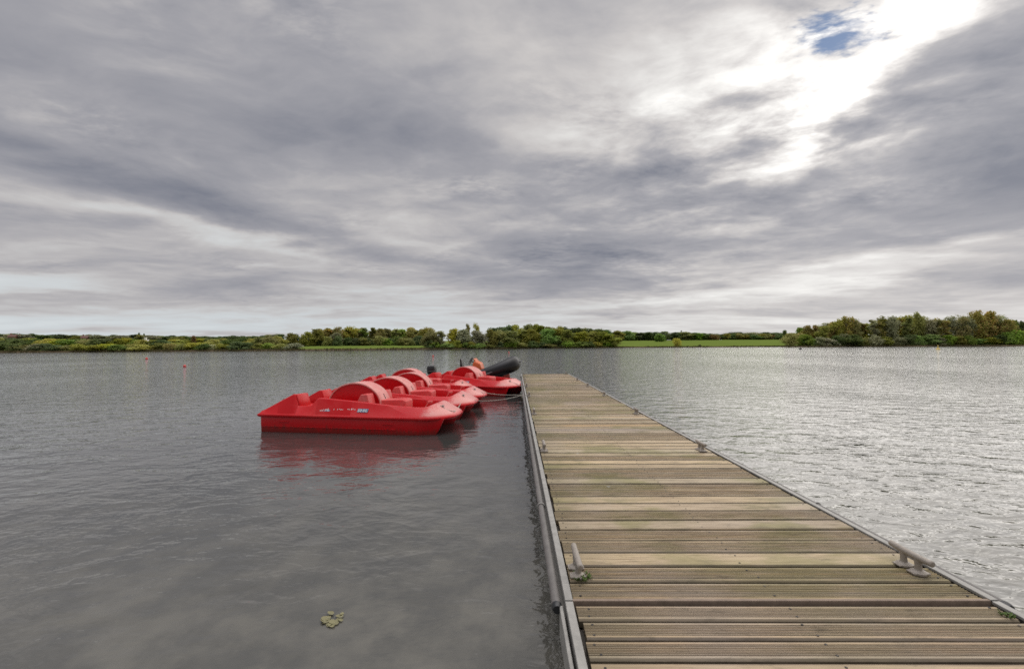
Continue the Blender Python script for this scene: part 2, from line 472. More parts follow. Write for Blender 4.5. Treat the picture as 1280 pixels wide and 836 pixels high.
def mat_foliage(name, c1, c2, c3=None):
    m, nt, b = material(name)
    oi = nt.new('ShaderNodeObjectInfo'); orand = E(nt, oi.outputs['Random'])
    r = island(nt)
    c = nt.mix(r, c1, c2)
    if c3: c = nt.mix(nt.smooth(r, 0.70, 0.9) * 0.8, c, c3)
    hsv = nt.new('ShaderNodeHueSaturation')
    nt.put(hsv.inputs['Hue'], 0.482 + orand * 0.036)
    nt.put(hsv.inputs['Saturation'], 0.85 + nt.math('FRACT', orand * 7.3) * 0.3)
    nt.put(hsv.inputs['Value'], 0.75 + nt.math('FRACT', orand * 13.7) * 0.5)
    nt.put(hsv.inputs['Color'], c)
    cc = E(nt, hsv.outputs[0])
    nt.put(b.inputs['Base Color'], cc); b.inputs['Roughness'].default_value = 0.7
    b.inputs['Specular IOR Level'].default_value = 0.25
    tr = nt.new('ShaderNodeBsdfTranslucent'); nt.put(tr.inputs[0], cc)
    mx = nt.new('ShaderNodeMixShader'); mx.inputs[0].default_value = 0.5
    nt.l.new(b.outputs[0], mx.inputs[1]); nt.l.new(tr.outputs[0], mx.inputs[2])
    o = m.node_tree.nodes['Material Output']; nt.l.new(mx.outputs[0], o.inputs[0])
    return m
FOL = {
    'olive':  mat_foliage('foliage_olive', (0.247, 0.272, 0.060), (0.391, 0.376, 0.091)),
    'yellow': mat_foliage('foliage_yellow_green', (0.405, 0.387, 0.076), (0.500, 0.500, 0.109)),
    'dark':   mat_foliage('foliage_dark_green', (0.101, 0.152, 0.052), (0.188, 0.235, 0.075)),
    'brown':  mat_foliage('foliage_brown_tinged', (0.296, 0.294, 0.077), (0.422, 0.361, 0.113), (0.484, 0.320, 0.133)),
    'green':  mat_foliage('foliage_fresh_green', (0.206, 0.318, 0.060), (0.326, 0.432, 0.091)),
    'grey':   mat_foliage('foliage_grey_green', (0.306, 0.325, 0.179), (0.453, 0.437, 0.264)),
    'orange': mat_foliage('foliage_autumn_orange', (0.27, 0.17, 0.06), (0.36, 0.22, 0.085)),
}
M['bark'] = simple('bark', (0.075, 0.06, 0.045), 0.9)

# ------------------------------------------------------------------ ground, water
HZ = lambda p: 432.0 - 0.0052 * (p - 644.0)          # height of the horizon along the picture, used to read tree heights
SHORE = [(-1500, 60), (-420, 110), (-181, 150), (-88.6, 172), (-44.6, 208), (0, 236), (60.8, 258), (151, 241), (267, 224), (430, 190), (1500, 40)]
def shore_y(X):
    for (a, b), (c, e) in zip(SHORE, SHORE[1:]):
        if a <= X <= c:
            t = (X - a) / (c - a); return b + (e - b) * t
    return 100.0
def ground_h(d):
    pts = [(-6, -1.2), (0, -0.05), (0.8, 0.45), (2.5, 0.62), (200, 6.4), (650, 8.5), (1500, 12), (4000, 16)]
    for (a, b), (c, e) in zip(pts, pts[1:]):
        if d <= c:
            return b + (e - b) * (d - a) / (c - a)
    return 30.0
mb = MB()
rows = [-6, 0, 0.8, 2.5, 12, 30, 60, 100, 150, 200, 300, 450, 650, 1000, 1500]
xs = []
X_ = -1500.0
while X_ <= 1500: xs.append(X_); X_ += (12 if -320 < X_ < 380 else 60)
loops = []
rg = random.Random(3)
for X in xs:
    sy = shore_y(X) + math.sin(X * 0.11) * 0.8 + math.sin(X * 0.037 + 1) * 1.4
    loops.append([(X, sy + dd, ground_h(dd) + (rg.uniform(-.06, .06) if 0.5 < dd < 100 else 0)) for dd in rows])
mb.loft(loops, caps=False, closed=False)
g = mb.build('ground', M['ground'], angle=60); tag(g, kind='structure')
mb = MB(); mb.poly([(-1600, -60, 0), (1600, -60, 0), (1600, 700, 0), (-1600, 700, 0)])
wtr = mb.build('lake_water', M['water'], smooth=False); tag(wtr, kind='structure')

# ------------------------------------------------------------------ jetty sections
DECK = 0.40
XL, XR = 0.262, 2.205            # inside edges of the steel edge strips
rj = random.Random(11)
def plank_prof(y0, w, h, grooved, top):
    """cross-section (y,z) of a board, with how dirty each corner is; reeded boards have real grooves"""
    e = 0.007
    p = [(y0, top - h, 1), (y0 + w, top - h, 1), (y0 + w, top - e, 1), (y0 + w - e, top, 0.75), (y0 + w - 0.016, top, 0.1)]
    if grooved:
        n = 7; a = y0 + w - 0.018; b_ = y0 + 0.018; stp = (a - b_) / n
        for k in range(n):
            s = a - k * stp
            p += [(s - stp * 0.10, top, 0.15), (s - stp * 0.32, top - 0.005, 0.85), (s - stp * 0.68, top - 0.005, 0.85), (s - stp * 0.90, top, 0.15)]
    p += [(y0 + 0.016, top, 0.1), (y0 + e, top, 0.75), (y0, top - e, 1)]
    return p
def make_cleat(parent, x, y, z, rz=0.0):
    c = empty('cleat'); c.parent = parent; c.location = (x, y, z); c.rotation_euler = (0, 0, rz)
    return c
def cleat_post(s):
    b = MB(); yy = s * 0.042
    b.lathe([(0.036, 0.0), (0.036, 0.009), (0.029, 0.014), (0.017, 0.02), (0.015, 0.04), (0.018, 0.072)], (0, yy, 0), 14)
    b.box(-0.042, 0.042, yy - 0.024, yy + 0.024, 0.0015, 0.008)
    return b
def cleat_bar():
    b = MB()
    b.tube([(0, -0.122, 0.084), (0, -0.119, 0.084), (0, -0.05, 0.080), (0, 0.05, 0.080), (0, 0.119, 0.084), (0, 0.122, 0.084)], [0.011, 0.0155, 0.017, 0.017, 0.0155, 0.011], 12)
    return b
cl_proto = None
def add_cleat(parent, x, y, z, rz):
    global cl_proto
    if cl_proto is None:
        base = cleat_bar().build('mooring_cleat', M['cleat'], parent)
        for s in (-1, 1): cleat_post(s).build('post', M['cleat'], base)
        cl_proto = base
    else:
        base = copy_tree(cl_proto, parent)
    base.location = (x, y, z); base.rotation_euler = (0, 0, rz)
    return base

def jetty_section(y0, y1, top, pitch, label, cleats, fender, wL=0.0, end_bar=True, grooved_p=0.62):
    root = empty('jetty_section', (0, y0, 0))
    tag(root, label, 'jetty', 'jetty sections joined end to end')
    L = y1 - y0
    b = MB(); scr = MB(); dirt = []
    n = max(1, round((L - 0.03) / pitch)); pt = (L - 0.03) / n
    for i in range(n):
        ya = 0.02 + i * pt
        gap = rj.uniform(0.010, 0.018)
        dz = rj.uniform(-0.003, 0.003)
        prof = plank_prof(ya, pt - gap, 0.034, rj.random() < grooved_p, top + dz)
        xa = XL + 0.004 + rj.uniform(0, 0.022); xb = XR - 0.004 - rj.uniform(0, 0.022)
        tw = rj.uniform(-0.004, 0.004)
        b.hull_between([(xa, yy, zz_) for yy, zz_, _ in prof], [(xb, yy + tw, zz_ + tw * .6) for yy, zz_, _ in prof])
        dirt += [q for _, _, q in prof] * 2
        for xs_ in (XL + 0.055, 1.235, XR - 0.055):
            for q in (0.22, 0.78):
                cx_, cy_ = xs_ + rj.uniform(-.012, .012), ya + (pt - gap) * q + rj.uniform(-.006, .006)
                scr.lathe([(0.0055, 0.0), (0.0055, 0.0012), (0.0, 0.0014)], (cx_, cy_, top + dz), 8)
    dk = b.build('decking', M['deck'], root, angle=25)
    at = dk.data.attributes.new('dirt', 'FLOAT', 'POINT'); at.data.foreach_set('value', dirt)
    so_ = scr.build('screw_heads', M['black_slot'], root); so_['kind'] = 'stuff'
    # steel angle along both edges: flat top flange and outer web
    for s, xe in ((-1, XL), (1, XR)):
        a = MB(); o = -s
        x_in, x_out = (xe - 0.036, xe) if s < 0 else (xe, xe + 0.036)
        xo = x_in if s < 0 else x_out; xi = x_out if s < 0 else x_in
        lp = [(xo, top + 0.008), (xi, top + 0.008), (xi, top - 0.006), (xo - s * 0.007, top - 0.006), (xo - s * 0.007, top - 0.16), (xo, top - 0.16)]
        a.hull_between([(x, 0.0, z) for x, z in lp], [(x, L, z) for x, z in lp])
        a.build('edge_strip', M['galv'], root, bevel=0.0015, seg=1)
        f = MB()
        xx = xe + s * 0.075
        if fender:
            f.tube([(xx, 0.0, top - 0.028), (xx, L, top - 0.028)], 0.023, 14, caps=False)
            f.build('edge_tube', M['tubegrey'], root, angle=50)
            for yy in (-0.004, L + 0.002):
                e = MB(); e.tube([(xx, yy - 0.012, top - 0.030), (xx, yy, top - 0.030), (xx, yy + 0.02, top - 0.028)], [0.019, 0.0245, 0.025], 14)
                e.build('tube_end_cap', M['black'], root)
            yy = 1.25
            while yy < L - 0.3:
                c = MB(); c.torus((xx, yy, top - 0.028), 0.028, 0.005, (0, 1, 0), 16, 6); yy += 2.6
                c.build('tube_clamp', M['galv'], root)
        else:
            f.box(xe + s * 0.056 - 0.008, xe + s * 0.056 + 0.008, 0.0, L, top - 0.15, top - 0.012)
            f.build('edge_board', M['galv'], root, bevel=0.002, seg=1)
    # under-frame and floats
    for xa in (XL + 0.01, 1.2, XR - 0.09):
        f = MB(); f.box(xa, xa + 0.08, 0.03, L - 0.03, top - 0.20, top - 0.040)
        f.build('bearer', M['beam'], root, smooth=False)
    k = 0; yy = 0.25
    while yy < L - 0.6:
        q = MB(); ln = min(1.9, L - yy - 0.1)
        q.box(XL + 0.02, XR - 0.02, yy, yy + ln, -0.35, top - 0.205)
        q.build('float', M['pontoon'], root, bevel=0.03); yy += 2.2
    if end_bar:
        e = MB()
        e.box(XL - 0.03, XR + 0.03, 0.0, 0.016, top - 0.045, top + 0.004)
        e.build('end_bar', M['rust'], root, bevel=0.002, seg=1)
    for x, yy, rz in cleats:
        add_cleat(root, x, yy - y0, top + 0.004, rz)
    return root
CX = (0.318, 2.095)
def pair(ys): return [(CX[i], yy + rj.uniform(-.03, .03), rj.uniform(-.05, .05)) for yy in ys for i in (0, 1)]
jetty_section(2.035, 12.78, DECK, 0.152, 'long middle jetty section with red pedal boats moored along its left side', pair([2.29, 4.90, 7.50, 10.15, 12.45]), True)
jetty_section(12.795, 18.05, DECK, 0.150, 'short far end jetty section beside the black inflatable boat', pair([14.6, 17.8]), True)
jetty_section(-4.0, 2.031, DECK - 0.004, 0.117, 'nearest jetty section in the foreground with closely ribbed boards', [], False, end_bar=False, grooved_p=0.95)

# weeds growing by the cleat and edge
def weed(name, loc, n, rad, label, seed):
    r = random.Random(seed); b = MB()
    for i in range(n):
        a = r.uniform(0, 6.28); q = rad * math.sqrt(r.random())
        bx, by = math.cos(a) * q, math.sin(a) * q * 0.6
        h = r.uniform(0.008, 0.028); t = r.uniform(0, 6.28); w = r.uniform(0.004, 0.009)
        dx, dy = math.cos(t) * h, math.sin(t) * h
        c, s = math.cos(t + 1.57) * w, math.sin(t + 1.57) * w
        b.poly([(bx, by, 0), (bx + dx * .5 + c, by + dy * .5 + s, h * .7), (bx + dx, by + dy, h * .9), (bx + dx * .5 - c, by + dy * .5 - s, h * .7)])
    o = b.build(name, M['weed'], smooth=False); o.location = loc
    tag(o, label, 'weeds')
weed('weed_tuft', (0.330, 2.225, DECK + 0.001), 45, 0.05, 'green weed tuft growing round the foot of the nearest left cleat', 5)
weed('weed_tuft', (2.165, 1.93, DECK - 0.006), 18, 0.03, 'small green weed tuft at the right edge just before the jetty joint', 6)

# ------------------------------------------------------------------ pedal boats
def make_pedalo():
    root = empty('pedal_boat')
    # --- two pontoons
    for s in (-1, 1):
        b = MB(); loops = []
        st = [(-1.74, 0.44), (-1.0, 0.44), (0.3, 0.44), (1.12, 0.40), (1.42, 0.28), (1.60, 0.14), (1.68, 0.05)]
        for i, (u, w) in enumerate(st):
            vo = 0.69 if u < 1.15 else 0.69 - (u - 1.15) * 0.22
            rk = max(0, (u - 1.1)) * 0.32       # raked stem
            loops.append([(u, s * vo, 0.295), (u - rk * 0.45, s * (vo - 0.012), 0.10), (u - rk, s * (vo - 0.03), -0.06), (u - rk * 1.1, s * (vo - 0.10 * w / .44), -0.16),
                          (u - rk * 1.1, s * (vo - w + 0.10 * w / .44), -0.16), (u - rk, s * (vo - w + 0.03 * w / .44), -0.06), (u, s * (vo - w), 0.295)])
        b.loft(loops)
        # moulded grip recess lips and a low strake
        for u0 in (-1.38, 0.60):
            b.box(u0, u0 + 0.19, s * 0.675, s * 0.70, 0.178, 0.187)
        b.box(-1.70, 0.85, s * 0.66, s * 0.6925, 0.085, 0.097)
        b.build('pontoon', M['red'], root, bevel=0.010, angle=40)
    # --- upper shell : flange, sloping topsides, gunwale, inner walls
    half = [  # rail u, rail v, gunwale u, v, z
        (-1.79, 0.72, -1.75, 0.665, 0.365), (-1.70, 0.725, -1.66, 0.63, 0.415), (-1.42, 0.725, -1.43, 0.61, 0.545), (-1.17, 0.725, -1.16, 0.60, 0.690),
        (-1.13, 0.725, -1.13, 0.60, 0.685), (-1.06, 0.725, -1.055, 0.605, 0.470), (-0.80, 0.725, -0.80, 0.605, 0.482), (-0.68, 0.725, -0.67, 0.60, 0.622), (-0.62, 0.725, -0.61, 0.60, 0.628),
        (0.0, 0.725, 0.0, 0.60, 0.585), (0.68, 0.725, 0.68, 0.60, 0.520), (1.12, 0.725, 1.12, 0.60, 0.492), (1.40, 0.715, 1.33, 0.575, 0.490), (1.57, 0.64, 1.39, 0.53, 0.496), (1.71, 0.50, 1.41, 0.42, 0.508), (1.80, 0.30, 1.42, 0.27, 0.515)]
    ring = [(a, -v, gu, -gv, gz) for a, v, gu, gv, gz in half] + [(1.825, 0.0, 1.425, 0.0, 0.518)] + [(a, v, gu, gv, gz) for a, v, gu, gv, gz in reversed(half)]
    b = MB(); loops = []
    for a, v, gu, gv, gz in ring:
        k = math.hypot(gv, max(gu - 0.9, 0)) or 1
        nu = -0.035 if gu > 1.2 else 0.0
        sv = 0 if abs(gv) < 1e-6 else math.copysign(1, gv)
        inn = 0.05 if gu < 1.2 else 0.05 * abs(gv) / 0.6
        loops.append([(a * 0.985, v * 0.965, 0.262), (a, v, 0.285), (a, v, 0.312), (a * 0.985, v * 0.97, 0.330 if a < 1.4 else 0.345),
                      (gu + (gu > 1.2) * 0.02, gv * 1.012, gz - 0.012), (gu + nu * .3, gv - sv * 0.012, gz), (gu + nu, gv - sv * inn, gz - 0.004),
                      (min(gu + nu * 1.3, 1.34), gv - sv * (inn + 0.02), 0.19)])
    b.loft(loops, caps=False, closed=False)
    # stern closing wall + floors
    b.box(-1.765, -1.70, -0.64, 0.64, 0.25, 0.372)
    b.box(-1.72, 1.36, -0.56, 0.56, 0.185, 0.215)            # foot-well floor
    b.prism_xz([(-1.74, 0.22), (-1.74, 0.370), (-1.0, 0.455), (0.36, 0.455), (0.36, 0.22)], -0.575, 0.575)   # rear deck
    for s in (-1, 1):     # raised rear seat backs, one each side
        b.prism_xz([(-1.70, 0.40), (-1.43, 0.535), (-1.165, 0.68), (-1.10, 0.675), (-1.03, 0.462), (-1.03, 0.40)], s * 0.24, s * 0.585)
        b.prism_xz([(-0.82, 0.44), (-0.67, 0.60), (-0.54, 0.60), (-0.42, 0.44)], s * 0.45, s * 0.58)
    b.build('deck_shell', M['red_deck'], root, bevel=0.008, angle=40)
    # paddle wheel cover: flat cheeks with a pale arched band standing proud
    def arch(rx, rz, z0, n=26): return [(-0.17 + rx * math.cos(math.pi * i / n), z0 + rz * math.sin(math.pi * i / n)) for i in range(n + 1)]
    b = MB(); b.prism_xz(arch(0.515, 0.425, 0.445), -0.205, 0.205)
    cov = b.build('paddle_cover', M['red'], root, angle=30)
    b = MB(); o_ = arch(0.535, 0.446, 0.445); i_ = arch(0.508, 0.418, 0.445)
    for a, c in ((0, 0),):
        loops = []
        for (xo, zo), (xi, zi) in zip(o_, i_):
            loops.append([(xi, -0.225, zi), (xo, -0.225, zo), (xo, 0.225, zo), (xi, 0.225, zi)])
        b.loft(loops)
    band = b.build('cover_band', M['red_faded_sheen'], cov, bevel=0.006, seg=2, angle=40)
    b = MB(); t = math.pi * 0.125
    xo = -0.17 + 0.535 * math.cos(t); zo = 0.445 + 0.446 * math.sin(t)
    b.box(-0.052, 0.052, -0.006, 0.006, -0.003, 0.003)
    sl = b.build('drain_slot', M['black_slot'], cov)
    sl.location = (xo + 0.002, 0.02, zo + 0.002); sl.rotation_euler = (0, math.pi / 2 - 0.47, 0)
    # seats
    for s in (-1, 1):
        b = MB(); b.prism_xz([(-0.02, 0.44), (0.11, 0.695), (0.23, 0.705), (0.30, 0.44)], s * 0.265, s * 0.535)
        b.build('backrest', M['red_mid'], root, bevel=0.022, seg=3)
        b = MB(); b.box(0.30, 0.74, s * 0.235, s * 0.535, 0.21, 0.395, 0.02)
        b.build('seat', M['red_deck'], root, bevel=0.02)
    # centre console with crank pedals
    b = MB(); b.prism_xz([(0.27, 0.21), (0.29, 0.555), (0.76, 0.575), (0.83, 0.55), (0.84, 0.21)], -0.19, 0.19)
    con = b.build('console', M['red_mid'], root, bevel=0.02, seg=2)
    b = MB(); pass
    for s in (-1, 1):
        b = MB()
        b.tube([(1.05, s * 0.19, 0.36), (1.05, s * 0.25, 0.36), (1.12 , s * 0.26, 0.36 + s * 0.11), (1.12, s * 0.42, 0.36 + s * 0.11)], 0.012, 8)
        b.box(1.075, 1.165, s * 0.29, s * 0.42, 0.34 + s * 0.11, 0.385 + s * 0.11)
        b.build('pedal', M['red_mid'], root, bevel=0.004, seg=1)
    b = MB(); b.lathe([(0.035, 0.0), (0.035, 0.008), (0.016, 0.014), (0.014, 0.035), (0.030, 0.042), (0.028, 0.052), (0.0, 0.054)], (0, 0, 0), 12)
    bo = b.build('mooring_post', M['galv'], root); bo.location = (1.55, -0.20, 0.436)
    b = MB(); b.torus((-1.55, -0.30, 0.53), 0.035, 0.007, (0, 1, 0), 14, 6)
    b.build('stern_ring', M['galv'], root)
    # worn lettering between two blue-and-white badges on each flank
    for s in (-1, 1):
        rr = random.Random(4)
        def put(u0, u1, z0, z1, mat_b, lean=0.012, off=0.004):
            # on the sloping topside
            def P_(u, z):
                t = (z - 0.33) / 0.22
                v = 0.7035 - t * 0.095 + off
                return (u, s * v, z)
            mat_b.poly([P_(u0, z0), P_(u1, z0), P_(u1 + lean, z1), P_(u0 + lean, z1)])
        bw = MB()
        for c0 in (-0.60, 0.12):
            bb = MB()
            put(c0, c0 + 0.20, 0.392, 0.452, bb)
            bb.build('badge', M['blue_decal'], root, smooth=False)
            for k in range(4):
                uu = c0 + 0.012 + k * 0.047
                put(uu, uu + 0.014, 0.398, 0.446, bw, 0.010, 0.0065)
                if k != 2: put(uu + 0.014, uu + 0.034, 0.398 + 0.018 * (k % 3), 0.41 + 0.018 * (k % 3), bw, 0.004, 0.0065)
                if k % 2 == 0: put(uu + 0.024, uu + 0.036, 0.41, 0.446, bw, 0.010, 0.0065)
        for k in range(13):
            if k in (1, 6, 7): continue
            uu = -0.33 + k * 0.033; z0 = 0.418 + rr.uniform(0, .014)
            put(uu, uu + rr.uniform(0.008, 0.02), z0, z0 + rr.uniform(0.012, 0.03), bw, 0.005)
        lw = bw.build('lettering', M['white_decal'], root, smooth=False)
    return root
ped = make_pedalo()
PED = [  # x, y, heading, label
    (-2.95, 8.50, -7.5, 'nearest red pedal boat with worn white lettering on its side'),
    (-2.76, 10.02, -5.5, 'second red pedal boat moored just behind the nearest lettered one'),
    (-2.66, 11.56, -5.0, 'third red pedal boat in the row with mooring rope to the jetty'),
    (-3.24, 13.55, -4.0, 'farthest pedal boat of the side by side row, mostly hidden by the others'),
    (-1.52, 14.70, -27.0, 'red pedal boat turned askew with its bow touching the jetty, below the inflatable'),
]
for i, (X, Y, a, lab) in enumerate(PED):
    o = ped if i == 0 else copy_tree(ped)
    o.scale = (1.035, 1, 1)
    o.location = (X, Y, 0); o.rotation_euler = (R((-0.8, .6, -.5, .7, .4)[i]), R((.4, -.5, .3, 0, .3)[i]), R(a))
    tag(o, lab, 'pedal boat', 'red pedal boats moored by the jetty')

# mooring ropes
def rope(pts, sag, label, mat, r=0.007):
    b = MB(); path = []
    for (a, c) in zip(pts, pts[1:]):
        A, C = Vector(a), Vector(c)
        for k in range(12):
            t = k / 12; p = A.lerp(C, t); p.z -= sag * 4 * t * (1 - t); path.append(p)
    path.append(Vector(pts[-1]))
    b.tube(path, r, 6)
    o = b.build('mooring_rope', mat); tag(o, label, 'rope', 'ropes tying the boats up')
def bow_pt(i, u=1.55, v=-0.20, z=0.475):
    X, Y, a, _ = PED[i]; a = R(a)
    return (X + u * math.cos(a) - v * math.sin(a), Y + u * math.sin(a) + v * math.cos(a), z)
rope([bow_pt(0), bow_pt(0, 1.83, -0.2, 0.37), bow_pt(1, 1.62, -0.5, 0.36), bow_pt(1)], 0.02, 'pale rope tying the nearest pedal boat to its neighbour', M['rope_w'])
rope([bow_pt(1), bow_pt(1, 1.84, -0.12, 0.36), (0.10, 10.1, 0.42), (0.318, 10.15, 0.46)], 0.05, 'pale rope running from the second pedal boat to the jetty', M['rope_w'])
rope([bow_pt(2), bow_pt(2, 1.84, -0.12, 0.37), (0.10, 10.28, 0.42), (0.318, 10.18, 0.46)], 0.03, 'pale rope running from the third pedal boat to the jetty', M['rope_w'])
rope([bow_pt(4), bow_pt(4, 1.84, -.1, .37), (0.12, 12.6, 0.42), (0.318, 12.45, 0.46)], 0.02, 'short pale rope from the askew pedal boat to the jetty', M['rope_w'], 0.007)

# ------------------------------------------------------------------ inflatable safety boat
def make_rib():
    root = empty('inflatable_boat')
    tag(root, 'black inflatable boat with orange cockpit, steering wheel and outboard motor beyond the pedal boats', 'inflatable boat')
    # tube: port stern -> bow -> starboard stern
    path, rad = [], []
    def sheer(u): return 0.36 + 0.40 * max(0, (u + 0.2) / 2.1) ** 1.7
    for s, rng in ((-1, range(0, 17)), (1, range(16, -1, -1))):
        for k in rng:
            if s == 1 and k == 16: continue
            t = k / 16
            if t < 0.55:
                u = -1.95 + t / 0.55 * 2.55; v = 0.68
            else:
                a = (t - 0.55) / 0.45 * math.pi / 2
                u = 0.60 + 1.30 * math.sin(a); v = 0.68 * math.cos(a) ** 0.85 if math.cos(a) > 1e-6 else 0
            path.append((u, s * v, sheer(u)))
            rad.append(0.06 if k == 0 else 0.17 if k == 1 else 0.13 + 0.092 * (u + 1.95) / 1.95)
    b = MB(); b.tube(path, rad, 20); b.build('tube', M['rubber'], root, angle=60)
    # grey rubbing strake along the outside
    for s in (-1, 1):
        b = MB(); pts = [(p[0] + (0.0), p[1] + s * (rad[i] - 0.005) * (1 if p[0] < .6 else max(.1, abs(p[1]) / .68)), p[2] + 0.02) for i, p in enumerate(path) if p[1] * s > 0.02 and 1 < i < len(path) - 2]
        if s < 0: pass
        b.tube(pts, 0.022, 8); b.build('rubbing_strake', M['grey_rubber'], root)
    b = MB(); b.tube([(2.10, 0, 0.80), (2.22, 0, 0.82), (2.26, 0, 0.84)], [0.05, 0.035, 0.02], 10); b.build('bow_ring', M['grey_rubber'], root)
    # V hull
    b = MB(); loops = []
    for u, w, zt, zk in ((-1.75, 0.58, 0.30, -0.22), (-0.5, 0.60, 0.28, -0.24), (0.6, 0.56, 0.33, -0.20), (1.2, 0.36, 0.42, 0.0), (1.65, 0.10, 0.55, 0.30)):
        loops.append([(u, -w, zt), (u, -w * 0.9, zt * 0.3), (u, 0, zk), (u, w * 0.9, zt * 0.3), (u, w, zt)])
    b.loft(loops); b.build('hull', M['redorange'], root, bevel=0.01)
    b = MB(); b.box(-1.80, -1.74, -0.50, 0.50, 0.05, 0.62); b.build('transom', M['orange'], root, bevel=0.02)
    # orange trim fabric patches on the tube tops
    for s in (-1, 1):
        b = MB(); b.box(-0.2, 1.0, s * 0.62, s * 0.74, 0.585, 0.63)
        b.build('orange_patch', M['redorange'], root, bevel=0.02)
    # console
    b = MB(); b.prism_xz([(-0.05, 0.28), (0.05, 0.92), (0.16, 1.02), (0.40, 0.90), (0.55, 0.28)], -0.30, 0.30)
    con = b.build('console', M['orange'], root, bevel=0.05, seg=3)
    b = MB(); b.prism_xz([(0.14, 0.99), (0.10, 1.12), (0.13, 1.12), (0.22, 0.99)], -0.24, 0.24); b.build('windscreen', M['orange'], con, bevel=0.01)
    b = MB(); ax = Vector((-0.85, 0, 0.5)).normalized(); c = Vector((-0.10, 0, 1.03))
    b.torus(c, 0.17, 0.017, ax, 26, 8)
    for k in range(3):
        a = 2.1 * k + 0.5
        q = Vector((0, 0, 1)).rotation_difference(ax)
        b.tube([c, c + q @ Vector((0.165 * math.cos(a), 0.165 * math.sin(a), 0))], 0.012, 6)
    b.tube([c, c - ax * 0.16], 0.02, 8)
    b.build('steering_wheel', M['black'], con)
    # jockey seat with black backrest
    b = MB(); b.box(-0.58, -0.25, -0.20, 0.20, 0.26, 0.70, 0.03); b.build('seat', M['orange'], root, bevel=0.04, seg=3)
    b = MB(); b.box(-0.60, -0.48, -0.17, 0.17, 0.66, 1.16, 0.02); b.build('backrest', M['black'], root, bevel=0.05, seg=3)
    # outboard motor
    mroot = MB()
    mroot.loft([[(-1.93 + dx * sx, dy * sy, zz_) for dx, dy in ((-0.30, -0.10), (-0.24, -0.17), (0.06, -0.17), (0.10, -0.10), (0.10, 0.10), (0.06, 0.17), (-0.24, 0.17), (-0.30, 0.10))] for zz_, sx, sy in ((0.62, 0.8, 0.8), (0.68, 0.98, 0.98), (0.86, 1.0, 1.0), (0.95, 0.92, 0.92), (0.98, 0.7, 0.7))])
    mo = mroot.build('outboard_motor', M['black'], root, bevel=0.012)
    b = MB(); b.box(-2.06, -1.88, -0.07, 0.07, -0.25, 0.64); b.box(-2.16, -1.86, -0.12, 0.12, -0.13, -0.10); b.box(-1.90, -1.76, -0.10, 0.10, 0.45, 0.66)
    b.build('motor_leg', M['black'], mo, bevel=0.01)
    b = MB(); b.box(-2.235, -1.835, -0.176, 0.176, 0.745, 0.765); b.build('cowl_stripe', M['grey_rubber'], mo)
    return root
rib = make_rib(); rib.location = (-1.58, 16.60, 0.07); rib.rotation_euler = (R(1.5), R(-5.0), R(-9)); rib.scale = (0.84, 0.9, 0.93)

# ------------------------------------------------------------------ buoys and things on the water
def ball_buoy(X, Y, r, label, mat, group='buoys floating on the lake', top=None):
    root = empty('buoy', (X, Y, 0)); tag(root, label, 'buoy', group)
    b = MB(); n = 12
    b.lathe([(r * math.sin(math.pi * k / n) + (0.001 if k in (0, n) else 0), -r * math.cos(math.pi * k / n) + r * 0.45) for k in range(n + 1)], (0, 0, 0), 20)
    b.build('float', mat, root)
    b = MB(); b.lathe([(r * 0.30, r * 1.35), (r * 0.30, r * 1.55), (r * 0.18, r * 1.62), (r * 0.14, r * 2.0), (0.0, r * 2.02)], (0, 0, 0), 12)
    b.build('top_eye', top or mat, root)
    return root
ball_buoy(-50.5, 58.0, 0.15, 'small red buoy far left, beyond and left of the pink-topped one', M['buoy_red'])
ball_buoy(-27.3, 35.0, 0.11, 'red buoy with pale pink top on open water left of the boats', M['buoy_red'], top=M['buoy_pink'])
ball_buoy(-12.4, 64.0, 0.14, 'small red buoy on the water above the pedal boats', M['buoy_red'])
ball_buoy(-1.5, 95.0, 0.17, 'tiny red buoy beyond the bow of the inflatable boat', M['buoy_red'])
ball_buoy(83.0, 125.0, 0.32, 'small dark buoy on the far right water before the tree line', M['buoy_dark'])
def pillar_buoy(X, Y):
    root = empty('marker_buoy', (X, Y, 0)); tag(root, 'yellow marker buoy with short upright post on the far right water', 'buoy', 'buoys floating on the lake')
    b = MB(); b.lathe([(0.30, -0.3), (0.42, -0.1), (0.42, 0.18), (0.22, 0.34), (0.0, 0.35)], (0, 0, 0), 18); b.build('float', M['buoy_yellow'], root)
    b = MB(); b.lathe([(0.12, 0.33), (0.10, 1.0), (0.14, 1.02), (0.14, 1.15), (0.0, 1.17)], (0, 0, 0), 12); b.build('post', M['buoy_yellow'], root)
pillar_buoy(109.0, 111.0)
# yellow water plant leaves floating near the camera
b = MB(); rr = random.Random(2)
for i in range(18):
    a0 = rr.uniform(0, 6.28); cx_, cy_ = rr.gauss(0, .034), rr.gauss(0, .026); L_ = rr.uniform(0.012, 0.030)
    pts = []
    for k in range(12):
        t = 2 * math.pi * k / 12
        q = Vector((math.cos(t) * L_, math.sin(t) * L_ * 0.62 * (1 - 0.25 * math.cos(t))))
        pts.append((cx_ + q.x * math.cos(a0) - q.y * math.sin(a0), cy_ + q.x * math.sin(a0) + q.y * math.cos(a0), 0.003 + i * 0.0005 + 0.003 * math.sin(t * 2)))
    b.poly(pts)
o = b.build('floating_leaves', M['leaf_y'], smooth=False); o.location = (-1.08, 2.52, 0.002)
tag(o, 'small clump of yellow leaves floating in the grey foreground water', 'leaves')

